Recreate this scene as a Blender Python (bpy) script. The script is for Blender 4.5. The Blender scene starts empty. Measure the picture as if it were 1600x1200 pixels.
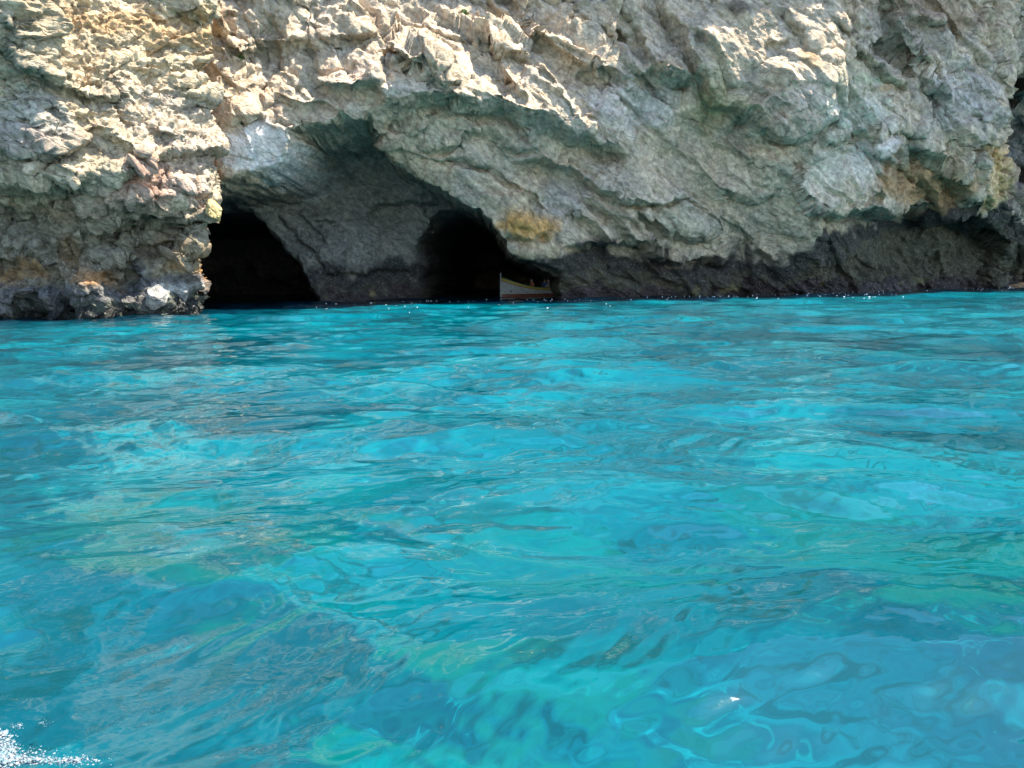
import bpy, bmesh, math, random
import numpy as np
from mathutils import Vector, Matrix

# ------------------------------------------------------------------ camera, sky, sun, exposure
scn = bpy.context.scene
COL = scn.collection
R = math.radians
CAMH, FPX, PITCH, ROLL = 1.8, 1208.0, math.atan(175 / 1208.0), math.atan(0.0125)
fwd = np.array((0, math.cos(PITCH), -math.sin(PITCH)))
r0 = np.array((1.0, 0, 0)); u0 = np.array((0, math.sin(PITCH), math.cos(PITCH)))
rgt = math.cos(ROLL) * r0 - math.sin(ROLL) * u0
upv = math.cos(ROLL) * u0 + math.sin(ROLL) * r0
cam_d = bpy.data.cameras.new('camera'); cam = bpy.data.objects.new('camera', cam_d); COL.objects.link(cam)
cam_d.sensor_width = 36.0; cam_d.lens = 36.0 * FPX / 1600.0
cam_d.clip_start = 0.05; cam_d.clip_end = 2000
cam.matrix_world = Matrix(((rgt[0], upv[0], -fwd[0], 0), (rgt[1], upv[1], -fwd[1], 0),
                           (rgt[2], upv[2], -fwd[2], CAMH), (0, 0, 0, 1)))
scn.camera = cam

SUN = Vector((0.48, -0.03, 0.875)).normalized()          # towards the sun
SUN_EL = math.asin(SUN.z); SUN_AZ = math.atan2(SUN.x, SUN.y)
wd = bpy.data.worlds.new('World'); scn.world = wd; wd.use_nodes = True
wn = wd.node_tree.nodes; wl = wd.node_tree.links; wn.clear()
sky = wn.new('ShaderNodeTexSky'); sky.sky_type = 'NISHITA'; sky.sun_disc = False
sky.sun_elevation = SUN_EL; sky.sun_rotation = SUN_AZ; sky.air_density = 1.0; sky.dust_density = 0.25
bg = wn.new('ShaderNodeBackground'); bg.inputs['Strength'].default_value = 0.15
wo = wn.new('ShaderNodeOutputWorld')
wl.new(sky.outputs[0], bg.inputs[0]); wl.new(bg.outputs[0], wo.inputs[0])
sd_ = bpy.data.lights.new('sun', 'SUN'); sd_.energy = 5.0; sd_.angle = R(0.5); sd_.color = (1.0, 0.91, 0.77)
sun = bpy.data.objects.new('sun', sd_); COL.objects.link(sun); sun.location = (20, -10, 60)
sun.rotation_euler = (-SUN).to_track_quat('-Z', 'Y').to_euler()
scn.view_settings.view_transform = 'Standard'; scn.view_settings.look = 'None'
scn.view_settings.exposure = 1.65; scn.view_settings.gamma = 1.0
scn.render.engine = 'CYCLES'
scn.cycles.use_denoising = True
scn.cycles.max_bounces = 8; scn.cycles.diffuse_bounces = 5; scn.cycles.glossy_bounces = 4
scn.cycles.sample_clamp_indirect = 6.0

# ------------------------------------------------------------------ helpers
rng = np.random.default_rng(11)
random.seed(5)
F32 = np.float32

def ray(px, py):
    d = fwd * FPX + rgt * (px - 800.0) + upv * (600.0 - py)
    return d / d[1]                                        # scaled to one metre of depth

def project(P):
    v = P - np.array((0, 0, CAMH))
    c = v @ fwd
    return 800 + FPX * (v @ rgt) / c, 600 - FPX * (v @ upv) / c, c

_perm = rng.permutation(256).astype(np.int32); _perm = np.concatenate([_perm, _perm, _perm])
_g = rng.normal(size=(256, 3)); _g = (_g / np.linalg.norm(_g, axis=1)[:, None]).astype(F32)

def perlin(x, y, z):
    x = np.asarray(x, F32); y = np.asarray(y, F32); z = np.asarray(z, F32)
    xi = np.floor(x); yi = np.floor(y); zi = np.floor(z)
    xf = x - xi; yf = y - yi; zf = z - zi
    xi = xi.astype(np.int32) & 255; yi = yi.astype(np.int32) & 255; zi = zi.astype(np.int32) & 255
    u = xf * xf * xf * (xf * (xf * 6 - 15) + 10); v = yf * yf * yf * (yf * (yf * 6 - 15) + 10)
    w = zf * zf * zf * (zf * (zf * 6 - 15) + 10)
    out = 0
    for dx in (0, 1):
        wx = u if dx else 1 - u
        a = _perm[xi + dx]
        for dy in (0, 1):
            wy = v if dy else 1 - v
            b = _perm[a + yi + dy]
            for dz in (0, 1):
                wz = w if dz else 1 - w
                h = _perm[b + zi + dz]
                g = _g[h]
                out = out + wx * wy * wz * (g[..., 0] * (xf - dx) + g[..., 1] * (yf - dy) + g[..., 2] * (zf - dz))
    return out * 1.6

def fbm(x, y, z, s, octs=4, gain=0.5, ridged=False):
    out = 0; a = 1.0; f = 1.0 / s
    for i in range(octs):
        n = perlin(x * f + 17.3 * i, y * f + 5.1 * i, z * f - 9.7 * i)
        if ridged: n = 1 - 2 * np.abs(n)
        out = out + a * n; a *= gain; f *= 2.07
    return out

def sstep(a, b, x):
    t = np.clip((x - a) / (b - a), 0, 1); return t * t * (3 - 2 * t)

def facets(u, v, y, s, seed, hamp, tilt, aniso=1.0, ang=0.0):
    """Fractured stone: every cell of a jittered lattice is a tilted plane of its own height."""
    ca, sa = math.cos(ang), math.sin(ang)
    a = ((u * ca + v * sa) / (s * aniso)).astype(F32); b = ((-u * sa + v * ca) / s).astype(F32); c = (y / s).astype(F32)
    rg = np.random.default_rng(seed); N = 32
    J = rg.random((N, N, N, 3)).astype(F32)
    H = np.concatenate([(rg.random((N, N, N, 1)) - .5) * 2 * hamp, rg.normal(size=(N, N, N, 3)) * tilt * s * np.array((1, 1, .12))], -1).astype(F32)
    ia = np.floor(a).astype(np.int32); ib = np.floor(b).astype(np.int32); ic = np.floor(c).astype(np.int32)
    best = np.full(a.shape, 1e9, F32); val = np.zeros(a.shape, F32); sec = np.full(a.shape, 1e9, F32)
    for di in (-1, 0, 1):
        for dj in (-1, 0, 1):
            for dk in (-1, 0, 1):
                i = (ia + di) % N; j = (ib + dj) % N; k = (ic + dk) % N
                q = J[i, j, k]
                ex = a - (ia + di) - q[..., 0]; ey = b - (ib + dj) - q[..., 1]; ez = c - (ic + dk) - q[..., 2]
                d = ex * ex + ey * ey + ez * ez
                m = d < best
                sec = np.where(m, best, np.minimum(sec, d))
                g = H[i[m], j[m], k[m]]
                val[m] = g[:, 0] + g[:, 1] * ex[m] + g[:, 2] * ey[m] + g[:, 3] * ez[m]
                best = np.where(m, d, best)
    return val, np.sqrt(sec) - np.sqrt(best)               # height, distance to the joint

def polydist(u, v, pts, closed=False):
    """distance, sign (+ left of the direction of travel) and 0..1 place along a polyline."""
    n = len(pts); segs = [(pts[i], pts[(i + 1) % n]) for i in range(n if closed else n - 1)]
    L = [math.hypot(b[0] - a[0], b[1] - a[1]) for a, b in segs]; T = sum(L); acc = 0
    best = np.full(u.shape, 1e9, F32); sg = np.ones(u.shape, F32); tt = np.zeros(u.shape, F32)
    for (a, b), l in zip(segs, L):
        if l < 1e-6: continue
        dx, dy = b[0] - a[0], b[1] - a[1]
        t = ((u - a[0]) * dx + (v - a[1]) * dy) / (l * l); tc = np.clip(t, 0, 1)
        ex = u - a[0] - tc * dx; ey = v - a[1] - tc * dy
        d = ex * ex + ey * ey
        m = d < best
        best = np.where(m, d, best); sg = np.where(m, np.where(dx * (v - a[1]) - dy * (u - a[0]) >= 0, 1, -1), sg)
        tt = np.where(m, (acc + tc * l) / T, tt); acc += l
    return np.sqrt(best), sg, tt

def inside(u, v, pts):
    r = np.zeros(u.shape, bool); n = len(pts)
    for i in range(n):
        (x1, y1), (x2, y2) = pts[i], pts[(i + 1) % n]
        if y1 == y2: continue
        c = ((y1 > v) != (y2 > v)) & (u < (x2 - x1) * (v - y1) / (y2 - y1) + x1)
        r ^= c
    return r

def sdf_poly(u, v, pts):
    d, _, _ = polydist(u, v, pts, True)
    return np.where(inside(u, v, pts), d, -d)              # positive inside

class TPS:
    def __init__(s, pts, vals, lam=0.02):
        s.p = np.array(pts, float); n = len(pts)
        K = s.k(s.p, s.p) + lam * np.eye(n) * n * 0.1
        P = np.c_[np.ones(n), s.p]
        A = np.block([[K, P], [P.T, np.zeros((3, 3))]])
        s.w = np.linalg.solve(A, np.r_[np.array(vals, float), 0, 0, 0])
    def k(s, a, b):
        r2 = ((a[:, None, :] - b[None]) ** 2).sum(-1); return 0.5 * r2 * np.log(r2 + 1e-9)
    def __call__(s, u, v):
        u = np.asarray(u, float); sh = u.shape; q = np.c_[u.ravel(), np.asarray(v, float).ravel()]
        out = s.w[-3] + q @ s.w[-2:]
        for i in range(len(s.p)):
            r2 = (q[:, 0] - s.p[i, 0]) ** 2 + (q[:, 1] - s.p[i, 1]) ** 2
            out += s.w[i] * 0.5 * r2 * np.log(r2 + 1e-9)
        return out.reshape(sh)

def boxblur(a, r, axis):
    a = np.moveaxis(a, axis, 0); n = len(a)
    c = np.concatenate([np.zeros((1,) + a.shape[1:]), np.cumsum(a, axis=0)])
    lo = np.clip(np.arange(n) - r, 0, n); hi = np.clip(np.arange(n) + r + 1, 0, n)
    return np.moveaxis((c[hi] - c[lo]) / (hi - lo).reshape((-1,) + (1,) * (a.ndim - 1)), 0, axis)

def even_columns(D, zs, cap=3.5, k=.6):
    """new heights for each column so that steep undersides get rows of their own"""
    g = np.minimum(np.abs(np.gradient(D, zs, axis=0)), cap)
    w = np.sqrt(1 + k * g * g)
    w = boxblur(boxblur(w, 45, 1), 45, 1)
    cs = np.cumsum(w, axis=0)                                     # counted in rows: the coarse rows stay coarse
    Zn = np.empty_like(D); n = len(zs)
    for c in range(D.shape[1]):
        t = cs[:, c]; Zn[:, c] = np.interp(np.linspace(t[0], t[-1], n), t, zs)
    return Zn

def grid_mesh(name, P, mat, col=None, smooth=True):
    nr, nc = P.shape[:2]
    me = bpy.data.meshes.new(name)
    idx = np.arange(nr * nc, dtype=np.int32).reshape(nr, nc)
    q = np.stack([idx[:-1, :-1], idx[:-1, 1:], idx[1:, 1:], idx[1:, :-1]], -1).reshape(-1, 4)
    me.vertices.add(nr * nc); me.vertices.foreach_set('co', P.astype(F32).ravel())
    me.loops.add(q.size); me.loops.foreach_set('vertex_index', q.ravel())
    me.polygons.add(len(q)); me.polygons.foreach_set('loop_start', np.arange(0, q.size, 4, dtype=np.int32))
    me.polygons.foreach_set('use_smooth', np.full(len(q), smooth))
    me.update(calc_edges=True)
    if col is not None:
        at = me.attributes.new('stone_colour', 'FLOAT_COLOR', 'POINT')
        c4 = np.ones((nr * nc, 4), F32); c4[:, :3] = col.reshape(-1, 3); at.data.foreach_set('color', c4.ravel())
    me.materials.append(mat)
    ob = bpy.data.objects.new(name, me); COL.objects.link(ob)
    return ob

def grid_normals(P):
    a = np.gradient(P, axis=1); b = np.gradient(P, axis=0)
    n = np.cross(a, b); n /= np.linalg.norm(n, axis=-1, keepdims=True) + 1e-9
    return n

def mesh_obj(name, bm, mat, parent=None, smooth=True):
    me = bpy.data.meshes.new(name); bm.to_mesh(me); bm.free()
    if smooth:
        for p in me.polygons: p.use_smooth = True
    me.materials.append(mat)
    o = bpy.data.objects.new(name, me); COL.objects.link(o)
    if parent: o.parent = parent
    return o

def empty(name, loc):
    o = bpy.data.objects.new(name, None); COL.objects.link(o); o.location = loc; o.empty_display_size = .2; return o

def tag(o, label=None, cat=None, group=None, kind=None):
    if label: o['label'] = label
    if cat: o['category'] = cat
    if group: o['group'] = group
    if kind: o['kind'] = kind
    return o

# ------------------------------------------------------------------ materials
class NT:
    def __init__(s, name):
        s.m = bpy.data.materials.new(name); s.m.use_nodes = True
        s.t = s.m.node_tree; s.t.nodes.clear()
        s.out = s.t.nodes.new('ShaderNodeOutputMaterial'); s.b = s.t.nodes.new('ShaderNodeBsdfPrincipled')
        s.t.links.new(s.b.outputs[0], s.out.inputs[0])
    def n(s, typ, ins=None, **kw):
        nd = s.t.nodes.new(typ)
        for k, v in kw.items(): setattr(nd, k, v)
        for k, v in (ins or {}).items():
            if isinstance(v, bpy.types.NodeSocket): s.t.links.new(v, nd.inputs[k])
            else: nd.inputs[k].default_value = v
        return nd
    def noise(s, vec, scale, detail=4, rough=.55, dist=0.0):
        return s.n('ShaderNodeTexNoise', {'Vector': vec, 'Scale': scale, 'Detail': detail, 'Roughness': rough, 'Distortion': dist}).outputs[0]
    def ramp(s, fac, a, b, lo=0.0, hi=1.0):
        return s.n('ShaderNodeMapRange', {0: fac, 1: a, 2: b, 3: lo, 4: hi}, interpolation_type='SMOOTHSTEP').outputs[0]
    def mixc(s, fac, a, b, mode='MIX'):
        nd = s.n('ShaderNodeMix', data_type='RGBA', blend_type=mode)
        for i, v in ((0, fac), (6, a), (7, b)):
            if isinstance(v, bpy.types.NodeSocket): s.t.links.new(v, nd.inputs[i])
            else: nd.inputs[i].default_value = v if i == 0 else (*v, 1)
        return nd.outputs[2]
    def math(s, op, a, b=0.0, c=0.0):
        return s.n('ShaderNodeMath', {0: a, 1: b, 2: c}, operation=op).outputs[0]
    def set(s, **kw):
        for k, v in kw.items():
            k = k.replace('_', ' ')
            if isinstance(v, bpy.types.NodeSocket): s.t.links.new(v, s.b.inputs[k])
            else: s.b.inputs[k].default_value = v if not isinstance(v, tuple) or len(v) == 4 else (*v, 1)
        return s.m

def rock_material(name, flat=None):
    t = NT(name)
    P = t.n('ShaderNodeNewGeometry').outputs['Position']
    base = t.n('ShaderNodeAttribute', attribute_name='stone_colour').outputs['Color'] if flat is None else None
    if base is None:
        base = t.mixc(t.ramp(t.noise(P, 2.2, 4), .35, .65), flat, tuple(min(1, c * 1.3 + .03) for c in flat))
    n1 = t.noise(P, 3.2, 7, .66); n2 = t.noise(P, 9.0, 6, .68); n3 = t.noise(P, 0.55, 4, .55)
    dip = t.n('ShaderNodeMapping', {'Vector': t.n('ShaderNodeMapping', {'Vector': P, 'Rotation': (0, R(-38), 0)}).outputs[0], 'Scale': (.9, 1.3, 2.6)}).outputs[0]
    n4 = t.noise(dip, 1.5, 7, .66, .5)
    c = t.mixc(1.0, base, t.mixc(t.ramp(n1, .32, .68), (.74, .72, .70), (1.30, 1.28, 1.24)), 'MULTIPLY')
    c = t.mixc(1.0, c, t.mixc(t.ramp(n3, .35, .65), (.84, .86, .86), (1.12, 1.09, 1.04)), 'MULTIPLY')
    c = t.mixc(1.0, c, t.mixc(t.ramp(n4, .34, .62), (.80, .78, .75), (1.16, 1.16, 1.15)), 'MULTIPLY')
    c = t.mixc(t.ramp(n2, .55, .72, 0, .50), c, (.12, .105, .09))            # lichen and pitting
    c = t.mixc(t.ramp(n2, .45, .32, 0, .35), c, (.62, .58, .52))              # fresh grains
    w = t.noise(t.n('ShaderNodeVectorMath', {0: P, 1: (1.6, 1.6, 2.4)}, operation='MULTIPLY').outputs[0], 3.0, 9, .72, .4)
    crk = t.n('ShaderNodeTexVoronoi', {'Vector': t.n('ShaderNodeVectorMath', {0: dip, 1: t.n('ShaderNodeVectorMath', {0: t.n('ShaderNodeTexNoise', {'Vector': P, 'Scale': 1.4, 'Detail': 4}).outputs[1], 1: (1.1, 1.1, 1.1)}, operation='MULTIPLY').outputs[0]}, operation='ADD').outputs[0], 'Scale': .75}, feature='DISTANCE_TO_EDGE').outputs[0]
    h = t.math('ADD', t.math('MULTIPLY', w, .6), t.math('MULTIPLY', n2, -.28))
    h = t.math('ADD', h, t.math('MULTIPLY', n4, .35))
    h = t.math('ADD', h, t.ramp(crk, 0, .05, -.22, 0))
    bump = t.n('ShaderNodeBump', {'Height': h, 'Strength': 1.0, 'Distance': .22})
    sep = t.n('ShaderNodeSeparateXYZ', {0: P}).outputs[2]
    return t.set(Base_Color=c, Roughness=t.ramp(sep, .2, 1.3, .38, .93), Specular_IOR_Level=.3, Normal=bump.outputs[0])

M_rock = rock_material('limestone')
M_pale = rock_material('salt_bleached_stone', (.30, .295, .285))
M_ochre = rock_material('ochre_stone', (.47, .36, .17))
M_weed = rock_material('weedy_stone', (.30, .17, .075))

def water_material():
    t = NT('sea_water')
    g = t.n('ShaderNodeNewGeometry'); P = g.outputs['Position']; N = g.outputs['Normal']
    # what lies below is seen bent by the slope of the surface
    off = t.n('ShaderNodeVectorMath', {0: N, 1: (3.0, 3.0, 0)}, operation='MULTIPLY').outputs[0]
    Q = t.n('ShaderNodeVectorMath', {0: P, 1: off}, operation='ADD').outputs[0]
    Q = t.n('ShaderNodeVectorMath', {0: Q, 1: (1, 1, 0)}, operation='MULTIPLY').outputs[0]
    big = t.noise(Q, .10, 3, .5, .6); mid = t.noise(Q, .45, 5, .6, .8); fin = t.noise(Q, 1.7, 5, .6, 1.2)
    c = t.mixc(t.ramp(big, .38, .60), (.0005, 0.045, 0.069), (.0005, 0.092, 0.130))
    c = t.mixc(t.ramp(mid, .42, .70, 0, .65), c, (.0005, 0.149, 0.181))
    c = t.mixc(t.ramp(mid, .50, .32, 0, .60), c, (.0005, 0.031, 0.046))
    c = t.mixc(t.ramp(fin, .49, .32, 0, .75), c, (.0005, 0.034, 0.043))
    c = t.mixc(t.ramp(fin, .58, .74, 0, .6), c, (.0005, 0.171, 0.198))
    band_f = t.n('ShaderNodeAttribute', attribute_name='cliff_foot_band').outputs['Fac']
    c = t.mixc(band_f, c, (.0005, 0.016, 0.029))                           # darker blue towards the foot of the cliff
    # green where the pale bed is near
    gx = t.ramp(t.n('ShaderNodeSeparateXYZ', {0: P}).outputs[1], 9.0, 2.5)
    c = t.mixc(t.math('MULTIPLY', gx, t.ramp(t.noise(Q, .6, 3, .5, .5), .47, .62, 0, .65)), c, (.0005, 0.092, 0.080))
    b1 = t.noise(P, 8.0, 3, .5, .3); b2 = t.noise(t.n('ShaderNodeVectorMath', {0: P, 1: (.7, 1.2, 1)}, operation='MULTIPLY').outputs[0], 2.2, 3, .55, .5)
    sp = t.n('ShaderNodeSeparateXYZ', {0: P})
    wind = t.math('ADD', t.ramp(sp.outputs[1], 6.0, 40.0, .34, .75), t.ramp(sp.outputs[0], 4.0, 26.0, 0, 1.2))
    wind = t.math('MULTIPLY', wind, t.math('SUBTRACT', 1.0, t.math('MULTIPLY', band_f, .75)))
    h = t.math('MULTIPLY', wind, t.math('ADD', t.math('MULTIPLY', t.math('MULTIPLY', b1, wind), .016), t.math('MULTIPLY', b2, .034)))
    bump = t.n('ShaderNodeBump', {'Height': h, 'Strength': 1.0, 'Distance': 1.0})
    return t.set(Base_Color=c, Roughness=.03, IOR=1.39, Specular_IOR_Level=.5, Normal=bump.outputs[0])
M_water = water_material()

# ------------------------------------------------------------------ relief tools
class Relief:
    """u, v in metres on the face; self.p is how far the stone stands proud; loc(px,py) -> (u, v)."""
    def __init__(s, u, v, loc, seed, gain=1.0):
        s.loc = loc; s.gain = gain
        w1 = perlin(u / 1.3, v / 1.3, u * 0 + seed); w2 = perlin(u / 1.3, v / 1.3, u * 0 + seed + 9.5)
        w3 = perlin(u / .37, v / .37, u * 0 + seed + 3); w4 = perlin(u / .37, v / .37, u * 0 + seed + 6)
        s.u = u + .26 * w1 + .10 * w3; s.v = v + .26 * w2 + .10 * w4
        s.p = np.zeros(u.shape, F32)
    def pts(s, l): return [s.loc(*q) for q in l]
    def box(s, pts, m):
        a = np.array(pts); lo = a.min(0) - m; hi = a.max(0) + m
        return (s.u > lo[0]) & (s.u < hi[0]) & (s.v > lo[1]) & (s.v < hi[1])
    def ledge(s, px, up, dn, wu=1.0, wdn=1.0, taper=.12, soft=.16):
        pts = s.pts(px); k = s.box(pts, 3.2 * max(wu, wdn))
        if not k.any(): return
        d, sg, t = polydist(s.u[k], s.v[k], pts)
        e = sstep(0, taper, t) * sstep(0, taper, 1 - t)
        h = sstep(-soft, soft, d * sg)
        ln = sum(math.hypot(b[0] - a[0], b[1] - a[1]) for a, b in zip(pts[:-1], pts[1:]))
        s.p[k] += s.gain * min(1.0, max(.35, ln / 2.2)) * e * (h * up * np.exp(-d / wu) - (1 - h) * dn * np.exp(-d / wdn))
    def crack(s, px, depth, w):
        pts = s.pts(px); k = s.box(pts, 3 * w)
        if not k.any(): return
        d, sg, t = polydist(s.u[k], s.v[k], pts)
        s.p[k] -= depth * np.exp(-(d / w) ** 2) * sstep(0, .1, t) * sstep(0, .1, 1 - t)
    def bulge(s, px, py, rx, ry, amp, ang=0.0, pw=1.0):
        cx, cy = s.loc(px, py); ax, ay = s.loc(px - rx, py); bx, by = s.loc(px, py - ry)
        ru = abs(ax - cx) + 1e-3; rv = abs(by - cy) + 1e-3
        ca, sa = math.cos(R(ang)), math.sin(R(ang))
        a = s.u - cx; b = s.v - cy
        q = ((a * ca - b * sa) / ru) ** 2 + ((a * sa + b * ca) / rv) ** 2
        s.p += amp * np.clip(1 - q, 0, 1) ** pw
    def mask(s, px, py, rx, ry, soft=.5, ang=0.0):
        cx, cy = s.loc(px, py); ax, ay = s.loc(px - rx, py); bx, by = s.loc(px, py - ry)
        ru = abs(ax - cx) + 1e-3; rv = abs(by - cy) + 1e-3
        ca, sa = math.cos(R(ang)), math.sin(R(ang))
        a = s.u - cx; b = s.v - cy
        q = np.sqrt(((a * ca - b * sa) / ru) ** 2 + ((a * sa + b * ca) / rv) ** 2)
        return sstep(1 + soft * .5, 1 - soft, q + s.wob)

def blend(c, m, rgb): return c + m[..., None] * (np.array(rgb, F32) - c)

# ------------------------------------------------------------------ sea
def build_sea():
    ny, nx = 780, 760
    yb = -np.geomspace(400, 3.0, 26); yf = np.geomspace(1.15, 84, ny)
    ys = np.r_[yb, [-1.2, -.2, .6], yf]
    s = np.linspace(-1, 1, nx)
    inner = np.clip(np.abs(s) / .94, 0, 1)
    Y = np.repeat(ys[:, None], nx, 1)
    Wi = np.where(ys > 1, .86 * ys + 1.9, 2.9)[:, None]
    outer = np.clip((np.abs(s) - .94) / .06, 0, 1) ** 2 * 260
    X = np.sign(s)[None] * (Wi * inner[None] + outer[None])
    dx = np.maximum(np.gradient(X, axis=1), .001); dy = np.maximum(np.gradient(Y, axis=0), .001)
    cell = np.maximum(dx, dy * .5)
    w1 = perlin(X / 2.3, Y / 2.3, X * 0 + 2.2); w2 = perlin(X / 2.3, Y / 2.3, X * 0 + 7.7)
    w3 = perlin(X / .7, Y / .7, X * 0 + 1.2); w4 = perlin(X / .7, Y / .7, X * 0 + 8.7)
    A = X + .55 * w1 + .10 * w3; B = Y + .55 * w2 + .10 * w4
    H = np.zeros_like(X)
    rg = np.random.default_rng(4)
    patch = .75 + .6 * perlin(X / 6, Y / 6, X * 0 + 3.3)
    for i in range(74):
        lam = 5.5 * (0.11 / 5.5) ** (i / 73.0)
        th = R(98) + rg.normal() * (.26 + .34 * (lam < .9))
        k = 2 * math.pi / lam
        slope = .041 * (1.0 if lam > .4 else (lam / .4) ** .35) * (0.55 if lam > 3.2 else 1)
        fade = np.clip(1.35 - 3.2 * cell / lam, 0, 1)
        ph = k * (A * math.cos(th) + B * math.sin(th)) + rg.random() * 6.283
        sn = np.sin(ph)
        H += slope / k * fade * (sn + .22 * np.cos(2 * ph)) * (patch if lam < 2 else 1)
    P = np.stack([X, Y, H], -1)
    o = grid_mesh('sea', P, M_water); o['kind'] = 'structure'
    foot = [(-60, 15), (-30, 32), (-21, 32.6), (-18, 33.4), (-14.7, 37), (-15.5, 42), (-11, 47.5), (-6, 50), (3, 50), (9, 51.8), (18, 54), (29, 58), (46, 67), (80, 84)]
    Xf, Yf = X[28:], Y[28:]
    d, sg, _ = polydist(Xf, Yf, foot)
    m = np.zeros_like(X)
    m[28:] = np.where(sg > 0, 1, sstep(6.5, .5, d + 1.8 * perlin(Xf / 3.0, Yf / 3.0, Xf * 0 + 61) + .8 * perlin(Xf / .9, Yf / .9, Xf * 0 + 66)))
    at = o.data.attributes.new('cliff_foot_band', 'FLOAT', 'POINT'); at.data.foreach_set('value', m.astype(F32).ravel())
    return o
build_sea()

# ------------------------------------------------------------------ the cliff with its cave
ctrl = [  # pixel, pixel, depth of the outer face
 (340, 0, 41.5), (420, 0, 42.2), (500, 0, 43), (600, 0, 44.2), (700, 0, 46.2), (800, 0, 46.2), (900, 0, 46.4), (1000, 0, 47.0), (1100, 0, 45.6), (1200, 0, 45.6), (1300, 0, 46), (1400, 0, 48), (1500, 0, 50), (1600, 0, 52),
 (345, 130, 41.2), (420, 130, 41.8), (500, 130, 41.8), (600, 130, 41.9), (700, 130, 42.8), (760, 100, 43.9), (1040, -10, 47.6), (1042, 60, 46.3), (1045, 116, 44.9), (640, 70, 43.7), (650, 100, 42.3), (1100, 60, 45.0),
 (345, 270, 41.7), (450, 250, 42.3), (400, 205, 41.1), (480, 195, 41.8), (570, 180, 42.2), (640, 165, 42.6), (720, 160, 43), (800, 185, 43.8), (900, 205, 45),
 (620, 230, 45), (700, 280, 46), (760, 340, 46.3), (800, 300, 46.3), (700, 220, 44.8), (800, 250, 45.6),
 (900, 260, 46.4), (830, 340, 46), (850, 400, 46.8), (890, 420, 48.3), (875, 450, 49.6), (900, 466, 50),
 (1000, 100, 45.4), (1000, 180, 46.6), (1000, 260, 46.8), (1000, 350, 48), (1000, 400, 49.6), (1000, 464, 51.8),
 (1100, 100, 45.2), (1100, 200, 47.3), (1100, 300, 48.2), (1200, 120, 45.4), (1240, 190, 46), (1200, 300, 49), (1200, 360, 50.5), (1200, 460, 54),
 (1300, 330, 48.8), (1300, 100, 45.8), (1300, 240, 47.6), (1400, 120, 47.6), (1400, 220, 49.2), (1400, 310, 51.5), (1400, 370, 56), (1400, 455, 58),
 (1500, 100, 49.6), (1500, 240, 52), (1500, 330, 55), (1500, 400, 59.5), (1500, 452, 61.5), (1550, 180, 52.6), (1550, 280, 54.6), (1580, 350, 59), (1600, 447, 67), (1600, 240, 58)]
cp, cv = [], []
for px, py, d in ctrl:
    r = ray(px, py); cp.append((r[0] * d, CAMH + r[2] * d)); cv.append(d)
for x, z, d in [(-46, 4, 46), (-46, 30, 47), (-46, 46, 50), (-26, 4, 46), (-26, 16, 43), (-26, 30, 43), (-26, 46, 44), (-10, 24, 45.2), (-10, 46, 44.5), (10, 24, 46.3), (10, 46, 45.5), (30, 25, 47.6), (30, 46, 46.5), (50, 26, 55), (50, 46, 54),
                (58, 0, 76), (60, 12, 68), (60, 22, 66), (72, 0, 82), (72, 15, 76), (72, 46, 80), (-12, -2, 49), (3, -2, 51), (20, -2, 55.5), (40, -2, 66)]:
    cp.append((x, z)); cv.append(d)
face = TPS(cp, cv)
chm = [(300, 300, 46), (300, 460, 46), (400, 290, 46), (470, 215, 46.5), (520, 210, 47.5), (560, 240, 48.6), (600, 270, 49.5), (640, 300, 50.2), (690, 318, 51), (500, 300, 49.3), (450, 320, 48.6), (420, 320, 48), (560, 310, 49.8),
       (500, 360, 48.4), (540, 390, 47.6), (470, 380, 48.2), (520, 470, 47.8), (548, 440, 48.6), (600, 330, 51), (600, 400, 50), (600, 470, 50.2), (640, 400, 50.4), (645, 470, 51), (700, 400, 53), (760, 400, 53), (860, 450, 53)]
hp, hv = [(-44., 2.), (-44., 12.)], [48., 48.]
for px, py, d in chm:
    r = ray(px, py); d += 2.2; hp.append((r[0] * d, CAMH + r[2] * d)); hv.append(d)
chamber = TPS(hp, hv)

def solve(px, py, fn, d=47.0):
    r = ray(px, py)
    for _ in range(14): d = .5 * d + .5 * float(np.clip(fn(np.array([r[0] * d]), np.array([CAMH + r[2] * d]))[0], 36, 90))
    return r[0] * d, CAMH + r[2] * d
loc_face = lambda px, py: solve(px, py, face)
loc_ch = lambda px, py: solve(px, py, chamber)

CAVE = [(285, 530), (285, 285), (345, 283), (395, 276), (440, 262), (458, 245), (462, 200), (500, 195), (540, 187), (574, 184), (590, 205), (607, 230), (640, 258), (690, 290), (722, 312), (748, 327), (766, 347), (780, 370), (795, 395), (830, 412), (850, 425), (872, 437), (873, 530)]
HOLE_A = [(270, 540), (270, 305), (345, 310), (398, 322), (433, 368), (462, 402), (482, 432), (503, 476), (505, 540)]
HOLE_B = [(656, 540), (657, 440), (655, 405), (650, 385), (657, 362), (672, 343), (690, 326), (720, 320), (760, 322), (900, 360), (920, 540)]

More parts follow.
